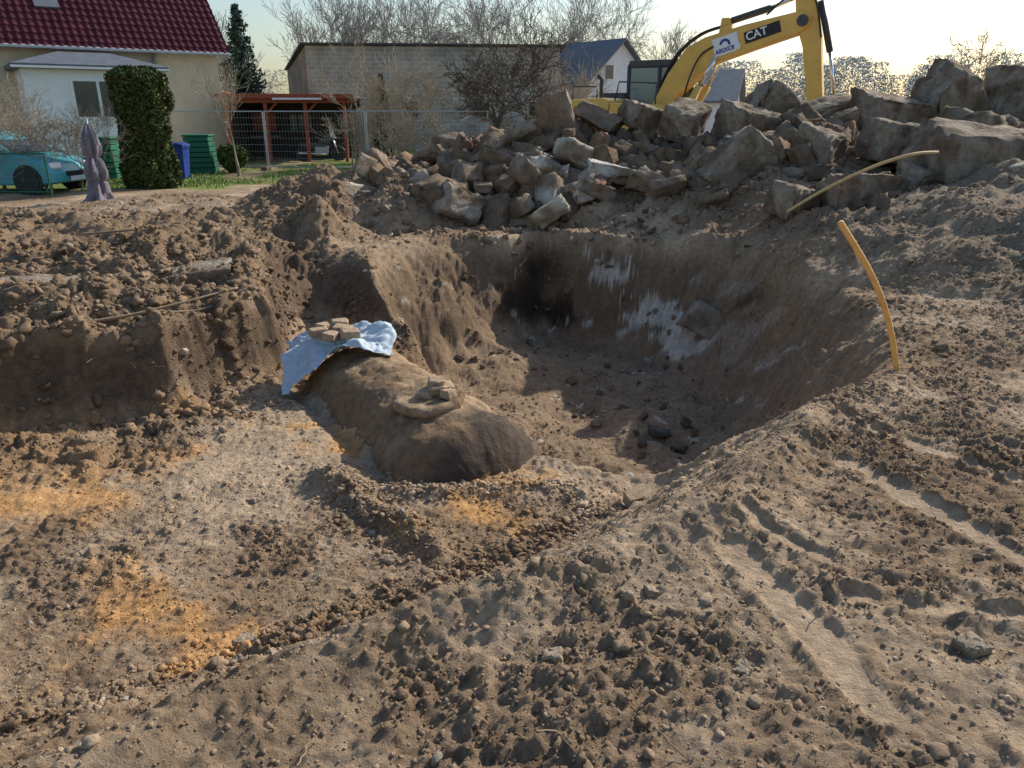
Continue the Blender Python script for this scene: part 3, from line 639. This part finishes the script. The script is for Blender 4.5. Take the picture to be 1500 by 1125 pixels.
box('porch_walls',((PX0+PX1)/2,PO/2+.01,PH/2),(PX1-PX0,PO,PH),M_wrend,hs)
pc=((PX0+PX1)/2);e=.3
pymesh('porch_roof',[(PX0-e,0.02,PH),(PX1+e,0.02,PH),(PX1+e,PO+e,PH),(PX0-e,PO+e,PH),(PX0-e,0.02,PH+.14),(PX1+e,0.02,PH+.14),(PX1+e,PO+e,PH+.14),(PX0-e,PO+e,PH+.14),(PX0+1.3,.02,PH+.62),(PX1-1.3,.02,PH+.62),(PX1-1.3,1.3,PH+.62),(PX0+1.3,1.3,PH+.62)],
 [(0,1,2,3),(0,4,5,1),(1,5,6,2),(2,6,7,3),(3,7,4,0),(4,7,11,8),(7,6,10,11),(6,5,9,10),(8,11,10,9)],M_slate,hs)
box('porch_fascia',(pc,PO+e+.012,PH+.04),(PX1-PX0+2*e,.02,.07),M_white,hs,.004)
box('porch_window_frame',(4.9,PO+.02,2.35),(1.7,.08,1.35),M_white,hs)
box('porch_window_glass',(4.5,PO+.05,2.35),(.7,.06,1.15),M_glass,hs);box('porch_window_glass_2',(5.3,PO+.05,2.35),(.7,.06,1.15),M_glass,hs)
box('porch_side_door',(PX0-.02,1.3,1.3),(.06,.95,2.1),M_white,hs);box('porch_side_glass',(PX0-.045,1.3,1.7),(.04,.6,.95),M_glass,hs)
# ------------------------------------------------------------ barn
bn=empty('old_barn',(-10.6,42,0),math.atan2(1.6,16))
BW=13.2;BD=7;BH=5.15
pymesh('front_wall',[(0,0,0),(BW,0,0),(BW,0,BH),(0,0,BH),(0,.3,0),(BW,.3,0),(BW,.3,BH),(0,.3,BH)],[(0,1,2,3),(5,4,7,6),(3,2,6,7),(1,5,6,2)],M_barn,bn)
pymesh('side_wall',[(0,0,0),(-2.2,BD,0),(-2.2,BD,BH-.9),(0,0,BH)],[(0,3,2,1)],M_barnr,bn)
pymesh('rear_walls',[(-2.2,BD,0),(BW,BD,0),(BW,BD,BH-.9),(-2.2,BD,BH-.9),(BW,0,0),(BW,0,BH)],[(0,3,2,1),(4,1,2,5)],M_barn,bn)
pymesh('roof',[(-.2,-.25,BH+.05),(BW+.3,-.25,BH+.05),(BW+.3,BD+.2,BH-.85),(-2.4,BD+.2,BH-.85),(-.2,-.25,BH+.13),(BW+.3,-.25,BH+.13),(BW+.3,BD+.2,BH-.77),(-2.4,BD+.2,BH-.77)],[(0,1,2,3),(7,6,5,4),(0,4,5,1),(0,3,7,4),(1,5,6,2)],M_dkgrey,bn)
for wx in(2.2,5.2,9.0,12.0): box('window_shade_panel',(wx,-.005,2.1),(.8,.05,.7),M_dkw,bn);box('sill',(wx,-.04,1.7),(.95,.1,.07),M_conc,bn)  # flat dark panels on the wall face paint the shade of openings
def gable(name,loc,rz,w,l,h,rh,mw,mr,wins=()):
    e=empty(name,loc,rz)
    pymesh('walls',[(-w/2,0,0),(w/2,0,0),(w/2,l,0),(-w/2,l,0),(-w/2,0,h),(w/2,0,h),(w/2,l,h),(-w/2,l,h),(0,0,h+rh),(0,l,h+rh)],[(0,1,5,8,4),(2,3,7,9,6),(1,2,6,5),(3,0,4,7)],mw,e)
    t=.14
    for s in(-1,1):
        pymesh('roof',[(s*(w/2+.35),-.35,h-.35*rh/(w/2)+.02),(0,-.35,h+rh+.02),(0,l+.35,h+rh+.02),(s*(w/2+.35),l+.35,h-.35*rh/(w/2)+.02),(s*(w/2+.35),-.35,h-.35*rh/(w/2)+t),(0,-.35,h+rh+t),(0,l+.35,h+rh+t),(s*(w/2+.35),l+.35,h-.35*rh/(w/2)+t)],
        [(0,1,2,3),(7,6,5,4),(0,4,5,1),(0,3,7,4),(3,2,6,7)],mr,e)
    for (x,z,a,b) in wins:
        box('window_frame',(x,-.02,z),(a+.14,.06,b+.14),M_white,e);box('window_glass',(x,-.04,z),(a,.05,b),M_glass,e)
    return e
gable('white_house',(6.0,45,0),R(38),4.8,9,3.6,2.0,M_wrend,M_slate,[(-.9,4.0,.6,.7),(.9,4.0,.6,.7),(0,1.5,1.2,1.2)])
gable('distant_house',(13.4,48,0),R(70),6,7,2.6,1.6,M_wrend,M_slate,[(0,1.6,1,1)])
gable('distant_house',(39.5,58,0),R(-20),8,9,3.2,2.6,M_wrend,M_slate,[(-1.6,1.8,1,1.1),(1.6,1.8,1,1.1)])
gable('garden_shed',(-13.5,38,0),R(10),2.6,3,2.0,.7,M_redw,mat('orange_tiles',(.38,.11,.05),.8),[(0,1.2,.5,.5)])
# ------------------------------------------------------------ carport
cp=empty('carport',(-11.3,31.5,0),R(3))
CW=4.7;CDp=3.2
for x in(.08,1.55,3.1,CW-.08):
    for y in(.08,CDp-.08): box('post',(x,y,1.14),(.13,.13,2.28),M_redw,cp)
box('front_beam',(CW/2,.02,2.36),(CW+.3,.16,.18),M_redw,cp);box('rear_beam',(CW/2,CDp-.02,2.36),(CW+.3,.16,.18),M_redw,cp)
box('roof_sheet',(CW/2,CDp/2,2.5),(CW+.7,CDp+.6,.09),M_dkgrey,cp);box('roof_trim',(CW/2,-.315,2.52),(CW+.74,.03,.17),M_redw,cp)
box('light_strip',(2.9,-.335,2.42),(1.9,.02,.07),M_white,cp,.003)
box('back_wall',(CW/2,CDp-.2,1.15),(CW,.06,2.3),M_dkw,cp);box('side_wall',(.05,CDp/2,1.15),(.05,CDp-.3,2.3),M_dkw,cp)
for s in(0.08,1.55,3.1):
    box('brace',(s+.25,.06,2.08),(.07,.07,.62),M_redw,cp,rot=(0,R(45),0))
box('shelf',(.8,CDp-.6,.95),(1.2,.5,.06),M_wood,cp);box('cupboard',(.8,CDp-.55,1.55),(.9,.35,.7),M_redw,cp);box('window_old',(2.3,CDp-.26,1.5),(.9,.05,.7),M_glass,cp)
mc=empty('motorcycle',(-7.9,32.4,0),R(12))
def wheel(nm,c,r_,w,parent,m=M_blk,hub=M_steel):
    o=lathe(nm,[(r_*.72,-w/2),(r_*.95,-w/2),(r_,-w*.25),(r_,w*.25),(r_*.95,w/2),(r_*.72,w/2)],m,parent,28,'y',c)
    o2=lathe(nm+'_hub',[(.02,-w*.35),(r_*.7,-w*.3),(r_*.7,w*.3),(.02,w*.35)],hub,parent,20,'y',c)
wheel('front_wheel',(.72,0,.31),.31,.12,mc);wheel('rear_wheel',(-.68,0,.31),.31,.15,mc)
prism('tank_and_seat',[(-.85,.78),(-.5,.72),(-.1,.74),(.1,.95),(.4,1.0),(.5,.85),(.3,.62),(-.4,.5),(-.8,.62)],-.13,.13,M_dkgrey,mc,.04)
prism('engine',[(-.25,.25),(.3,.25),(.36,.6),(-.2,.6)],-.17,.17,M_steel,mc,.03)
prism('windscreen',[(.45,.98),(.66,.9),(.5,1.35),(.4,1.38)],-.2,.2,M_white,mc,.02)
for s in(-.09,.09): tube('fork',[(.72,s,.31),(.5,s,1.0)],.025,M_chrome,mc)
tube('handlebar',[(.35,-.36,1.05),(.45,0,1.03),(.35,.36,1.05)],.015,M_blk,mc);tube('exhaust',[(.2,-.18,.3),(-.9,-.2,.36)],.045,M_chrome,mc)
# ------------------------------------------------------------ fences
def fence(name,a,b,h=1.95,mesh=.11,pan=3.4,m=M_steel,base=True):
    a=Vector(a);b=Vector(b);L=(b-a).length;e=empty(name,a,math.atan2(b.y-a.y,b.x-a.x));segs=[];fr=[];n=max(1,round(L/pan));w=L/n
    x=0
    while x<L: segs.append((x,0,.15,x,0,h-.03,.0028,.0028));x+=mesh
    zz=.2
    while zz<h: segs.append((0,0,zz,L,0,zz,.0028,.0028));zz+=.22
    for i in range(n):
        fr+=[(i*w+.03,0,.02,i*w+.03,0,h,.021,.021),((i+1)*w-.03,0,.02,(i+1)*w-.03,0,h,.021,.021),(i*w+.03,0,h,(i+1)*w-.03,0,h,.019,.019),(i*w+.03,0,.13,(i+1)*w-.03,0,.13,.019,.019)]
    mktubes('wires',segs,m,3,e);mktubes('frames',fr,m,8,e)
    if base:
        for i in range(n+1): box('foot',(i*w,0,.07),(.24,.7,.14),M_conc,e,.02)
    return e
fence('construction_fence',(-12.2,28.2,0),(-4.9,26.6,0));fence('construction_fence',(-4.9,26.6,0),(-.8,27.2,0))
fence('green_wire_fence',(-14.5,18.7,0),(-10.9,18.3,0),1.0,.06,1.8,M_green,False)
fence('construction_fence',(7.2,24.5,0),(14,24,0))
# ------------------------------------------------------------ bins, parasol
wb=empty('wheelie_bin',(-9.95,23.3,0),R(6))
pymesh('body',[(-.22,-.25,.06),(.22,-.25,.06),(.22,.25,.06),(-.22,.25,.06),(-.28,-.34,.95),(.28,-.34,.95),(.28,.34,.95),(-.28,.34,.95)],[(3,2,1,0),(0,1,5,4),(1,2,6,5),(2,3,7,6),(3,0,4,7),(4,5,6,7)],M_blue,wb,bevel=.03)
box('rim',(0,0,.95),(.6,.72,.06),M_blue,wb,.02);prism('lid',[(-.31,.98),(.31,.98),(.3,1.02),(.15,1.07),(-.15,1.07),(-.3,1.02)],-.37,.37,M_blue,wb,.02)
tube('handle',[(-.25,.42,.98),(.25,.42,.98)],.02,M_blue,wb)
for s in(-.28,.28): wheel('wheel',(0,0,0),.1,.05,wb)
wl=[c for c in wb.children if c.name.startswith('wheel')]
for c,s in zip(wl,(-.28,-.28,.28,.28)): c.location=(s,.2,.1);c.rotation_euler=(0,0,R(90))
for (nm,x,y) in(('compost_bin',-10.4,26.2),('compost_bin',-12.3,23.6)):
    cb=empty(nm,(x,y,0),R(8))
    for q in range(7): box('slat_front',(0,-.42,.1+q*.165),(.9-.02*q,.05,.14),M_green,cb,.012);box('slat_back',(0,.42,.1+q*.165),(.9-.02*q,.05,.14),M_green,cb,.012);box('slat_l',(-.42+.01*q,0,.1+q*.165),(.05,.78,.14),M_green,cb,.012);box('slat_r',(.42-.01*q,0,.1+q*.165),(.05,.78,.14),M_green,cb,.012)
    box('lid',(0,0,1.2),(.86,.9,.06),M_green,cb,.02)
ps=empty('closed_parasol',(-9.25,17.3,0.02))
lathe('folded_canopy',[(.02,1.66),(.07,1.6),(.13,1.45),(.17,1.2),(.15,1.05),(.10,.97),(.16,.85),(.22,.65),(.20,.5),(.12,.42)],M_cloth,ps,72,fold=.2,nf=7)
lathe('cover_skirt',[(.08,.5),(.17,.42),(.21,.2),(.27,.05),(.33,.0)],M_cloth,ps,72,fold=.22,nf=6)
tube('pole',[(0,0,0),(0,0,1.75)],.02,M_steel,ps);lathe('base',[(.02,0),(.26,0),(.26,.05),(.05,.09),(.04,.2)],M_conc,ps)
# ------------------------------------------------------------ car
car=empty('parked_car',(-13.0,19.9,0),R(-6))
body=[(-1.95,.3),(-2.0,.6),(-1.95,.95),(-1.5,.98),(.75,1.0),(1.4,.88),(1.85,.72),(1.98,.5),(1.95,.28),(1.6,.22),(-1.6,.22)]
cab=[(-1.9,.97),(-1.65,1.38),(-1.2,1.48),(-.1,1.47),(.35,1.3),(1.0,.96)]
def carshell(name,prof,w0,w1,m,z0,z1):
    V=[];n=len(prof);ws=[-1,-.92,-.5,0,.5,.92,1]
    for k in ws:
        for (x,z) in prof:
            t=(z-z0)/(z1-z0);w=w0+(w1-w0)*max(0,min(1,t))
            sh=1 if abs(k)<1 else .965;V.append((x*sh-(.06*abs(k)**2 if x>1.5 else 0),k*w,(z-.6)*(.97 if abs(k)==1 else 1)+.6))
    F=[]
    for a in range(len(ws)-1):
        for i in range(n): F.append((a*n+i,a*n+(i+1)%n,(a+1)*n+(i+1)%n,(a+1)*n+i))
    F.append(tuple(range(n)));F.append(tuple((len(ws)-1)*n+i for i in range(n-1,-1,-1)))
    o=pymesh(name,V,F,m,car,bevel=.03);bm=bmesh.new();bm.from_mesh(o.data);bmesh.ops.recalc_face_normals(bm,faces=bm.faces);bm.to_mesh(o.data);bm.free();return o
carshell('body',body,.84,.84,M_car,0,1);carshell('roof',cab,.80,.60,M_car,.97,1.48)
carshell('windscreen',[(.40,1.25),(.98,.985),(1.02,.995),(.44,1.27)],.72,.58,M_glass,.97,1.3)
for s in(-1,1):
    pymesh('side_glass',[(-1.55,s*.795,1.02),(.75,s*.795,1.02),(.28,s*.68,1.27),(-.15,s*.64,1.38),(-1.3,s*.64,1.38)],[(0,1,2,3,4)],M_glass,car)
    for wx in(1.28,-1.25):
        wheel('tyre',(wx,s*.78,.31),.31,.2,car);lathe('wheel_arch',[(.34,-.02),(.38,-.02),(.38,.02),(.34,.02)],M_blk,car,28,'y',(wx,s*.835,.33))
    box('headlight',(1.86,s*.58,.68),(.12,.3,.15),M_white,car,.04,rot=(0,R(-25),s*R(18)));box('mirror',(.7,s*.92,1.05),(.12,.18,.13),M_car,car,.04)
box('grille',(1.96,0,.48),(.05,.7,.12),M_blk,car,.02);box('number_plate',(1.995,0,.36),(.02,.5,.11),M_white,car,.004)
# ------------------------------------------------------------ excavator
ex=empty('excavator',(3.4,21.6,.15),R(-30))
for s in(-1,1):
    tp=[]
    for k in range(10): t=R(90+20*k);tp.append((-1.4+.42*math.cos(t),.45+.42*math.sin(t)))
    for k in range(10): t=R(-90+20*k);tp.append((1.6+.42*math.cos(t),.45+.42*math.sin(t)))
    prism('track',tp,s*1.1-.28,s*1.1+.28,M_blk,ex,.02)
    for k in range(16): box('track_shoe',(-1.3+k*.19,s*1.1,.885),(.14,.62,.05),M_dkgrey,ex,.005)
    for k in range(6): lathe('roller',[(.02,-.3),(.16,-.3),(.16,.3),(.02,.3)],M_dkgrey,ex,16,'y',(-1.1+k*.5,s*1.1,.25))
box('undercarriage',(0,0,.6),(2.0,1.7,.4),M_dkgrey,ex,.04);lathe('slew_ring',[(.6,.8),(.65,.8),(.65,1.0),(.6,1.0)],M_dkgrey,ex)
prism('counterweight',[(-2.15,1.15),(-2.25,1.4),(-2.25,1.85),(-2.1,2.02),(-1.5,2.05),(-1.5,1.05),(-1.95,1.05)],-1.2,1.2,M_yel,ex,.1)
prism('engine_hood',[(-1.48,1.05),(-1.48,2.08),(-.5,2.12),(-.35,2.05),(-.35,1.05)],-1.2,1.2,M_yel,ex,.04)
prism('right_tank',[(-.33,1.05),(-.33,2.0),(.9,1.95),(1.25,1.7),(1.45,1.3),(1.45,1.05)],-1.2,-.45,M_yel,ex,.04)
box('side_vent',(-.95,-1.206,1.65),(.75,.02,.5),M_blk,ex,.004);box('black_stripe',(-1.85,-1.21,1.7),(.5,.02,.22),M_blk,ex,.004);box('deck',(.0,0,1.0),(2.9,2.2,.12),M_dkgrey,ex)
for k in range(5): box('vent_louvre',(-.95,-1.222,1.47+k*.09),(.7,.02,.02),M_dkgrey,ex,.002)
tube('exhaust',[(-1.0,-.2,2.1),(-1.0,-.2,2.6),(-1.12,-.2,2.7)],.06,M_dkgrey,ex);box('air_box',(-.8,.4,2.18),(.7,.5,.18),M_dkgrey,ex,.03)
prism('cab_glazing',[(-.4,1.2),(1.3,1.2),(1.44,1.7),(1.25,2.9),(-.38,2.9)],.3,1.16,M_cabg,ex,.02)
prism('cab_roof',[(-.48,2.9),(1.33,2.9),(1.28,3.02),(1.1,3.08),(-.4,3.08)],.26,1.2,M_dkgrey,ex,.03)
prism('cab_base',[(-.46,1.1),(1.38,1.1),(1.5,1.65),(-.46,1.65)],.27,1.19,M_yel,ex,.03)
for yv in(.29,1.17):
    for P in([(-.42,1.6),(-.42,2.95)],[(.45,1.6),(.45,2.95)],[(1.46,1.65),(1.28,2.95)]):
        tube('cab_pillar',[(P[0][0],yv,P[0][1]),(P[1][0],yv,P[1][1])],.05,M_dkgrey,ex,8)
tube('handrail',[(.9,-1.15,1.95),(.9,-1.15,2.45),(-.1,-1.15,2.5),(-.2,-1.15,2.05)],.02,M_dkgrey,ex,8)
tube('handrail',[(-1.4,-1.15,2.05),(-1.4,-1.15,2.4),(-.7,-1.15,2.4),(-.7,-1.15,2.1)],.02,M_dkgrey,ex,8)
boom=[(.35,1.7),(.7,1.45),(1.15,2.15),(1.96,2.90),(3.0,3.22),(3.96,3.50),(4.2,3.66),(4.25,3.88),(4.0,4.0),(2.7,3.76),(1.75,3.52),(1.3,3.3),(.85,2.7)]
prism('boom',boom,-.24,.24,M_yel,ex,.03)
stick=[(3.8,4.3),(4.02,4.5),(4.25,4.3),(4.47,3.5),(4.75,1.7),(4.62,1.35),(4.45,1.45),(4.1,3.2),(3.9,3.7)]
prism('stick',stick,-.17,.17,M_yel,ex,.03)
for s in(-.36,.36):
    tube('boom_cylinder',[(1.2,s,1.35),(1.75,s,2.4)],.09,M_yel,ex,14);tube('boom_rod',[(1.75,s,2.4),(2.1,s,3.05)],.05,M_chrome,ex,12)
tube('stick_cylinder',[(2.2,0,3.85),(3.25,0,4.12)],.08,M_dkgrey,ex,14);tube('stick_rod',[(3.25,0,4.12),(3.95,0,4.36)],.045,M_chrome,ex,12)
prism('cylinder_bracket',[(2.05,3.55),(2.4,3.65),(2.3,3.95),(2.1,3.95)],-.12,.12,M_yel,ex,.02)
tube('bucket_cylinder',[(4.36,0,4.2),(4.7,0,3.1)],.075,M_dkgrey,ex,14);tube('bucket_rod',[(4.7,0,3.1),(4.93,0,2.1)],.04,M_chrome,ex,12)
prism('bucket_link',[(4.88,2.15),(5.0,2.1),(4.93,1.5),(4.8,1.5)],-.2,.2,M_dkgrey,ex,.02)
prism('bucket',[(4.45,1.5),(4.95,1.55),(5.05,1.1),(4.9,.6),(4.5,.35),(4.0,.45),(3.85,.75),(4.0,.8),(4.25,.62),(4.6,.75),(4.65,1.1),(4.5,1.3)],-.5,.5,M_dkgrey,ex,.02)
for c,r_ in(((4.05,3.78),.13),((.5,1.65),.14),((4.55,1.5),.1)):
    lathe('pivot_pin',[(.01,-.28),(r_,-.28),(r_,.28),(.01,.28)],M_dkgrey,ex,20,'y',(c[0],0,c[1]))
for s in(-.1,.0,.1): tube('hydraulic_hose',smooth_path([(.6,s,2.4),(1.0,s,3.15),(1.6,s,3.62),(2.3,s,3.8)],6),.022,M_blk,ex,8)
tube('hydraulic_hose',smooth_path([(3.2,-.2,3.95),(3.8,-.22,4.4),(4.25,-.2,4.25),(4.5,-.2,3.4)],6),.022,M_blk,ex,8)
tube('hydraulic_hose',smooth_path([(1.3,-.3,1.9),(1.5,-.42,2.6),(1.7,-.3,3.1),(2.0,-.27,3.3)],6),.022,M_blk,ex,8)
box('work_light',(2.6,-.28,3.28),(.14,.1,.12),M_white,ex,.02)
ta=math.atan2(.28,.96)
box('white_sign',(2.3,-.252,3.33),(.62,.014,.42),M_white,ex,.003,rot=(0,-ta,0))
box('black_decal',(3.15,-.25,3.57),(.85,.012,.26),M_blk,ex,.003,rot=(0,-ta,0))
def text(s,c,size,m):
    cu=bpy.data.curves.new('lettering','FONT');cu.body=s;cu.size=size;cu.extrude=.003;cu.align_x='CENTER';cu.align_y='CENTER';cu.offset=.004
    cu.materials.append(m);o=link(bpy.data.objects.new('lettering',cu),ex);o.location=c;o.rotation_euler=(R(90),-ta,0);return o
M_navy=mat('navy_print',(.02,.06,.3),.5)
text('ARIXON',(2.32,-.265,3.22),.14,M_navy);text('CAT',(3.02,-.262,3.54),.26,M_white)
V=[];F=[]
for k in range(13):
    t=R(180*k/12)
    for r_ in(.08,.14): V.append((2.28+r_*math.cos(t),-.264,3.33+r_*math.sin(t)))
for k in range(12): F.append((2*k,2*k+1,2*k+3,2*k+2))
pymesh('logo_arc',V,F,M_navy,ex)
# ------------------------------------------------------------ light, sky, camera
az,el=R(47),R(33)
sd=Vector((math.sin(az)*math.cos(el),math.cos(az)*math.cos(el),math.sin(el)))
sl=bpy.data.lights.new('sun','SUN');sl.energy=5.0;sl.angle=R(.6);sl.color=(1,.93,.81)
so=link(bpy.data.objects.new('sun',sl));so.rotation_euler=sd.to_track_quat('Z','Y').to_euler()
w=bpy.data.worlds.new('World');scene.world=w;w.use_nodes=True;N=w.node_tree.nodes;L=w.node_tree.links
bg=N['Background'];sk=N.new('ShaderNodeTexSky');sk.sky_type='NISHITA';sk.sun_disc=False;sk.sun_elevation=el;sk.sun_rotation=az
sk.air_density=1.3;sk.dust_density=1.6;sk.ozone_density=3.0
L.new(sk.outputs[0],bg.inputs['Color']);bg.inputs['Strength'].default_value=.15
cam=bpy.data.cameras.new('camera');cam.lens=26.4;cam.sensor_width=36;cam.clip_end=3000;cam.clip_start=.05
co=link(bpy.data.objects.new('camera',cam));co.location=(0,0,1.9);co.rotation_euler=(R(90-19.85),0,0)
scene.camera=co
scene.view_settings.view_transform='Standard';scene.view_settings.look='None';scene.view_settings.exposure=0
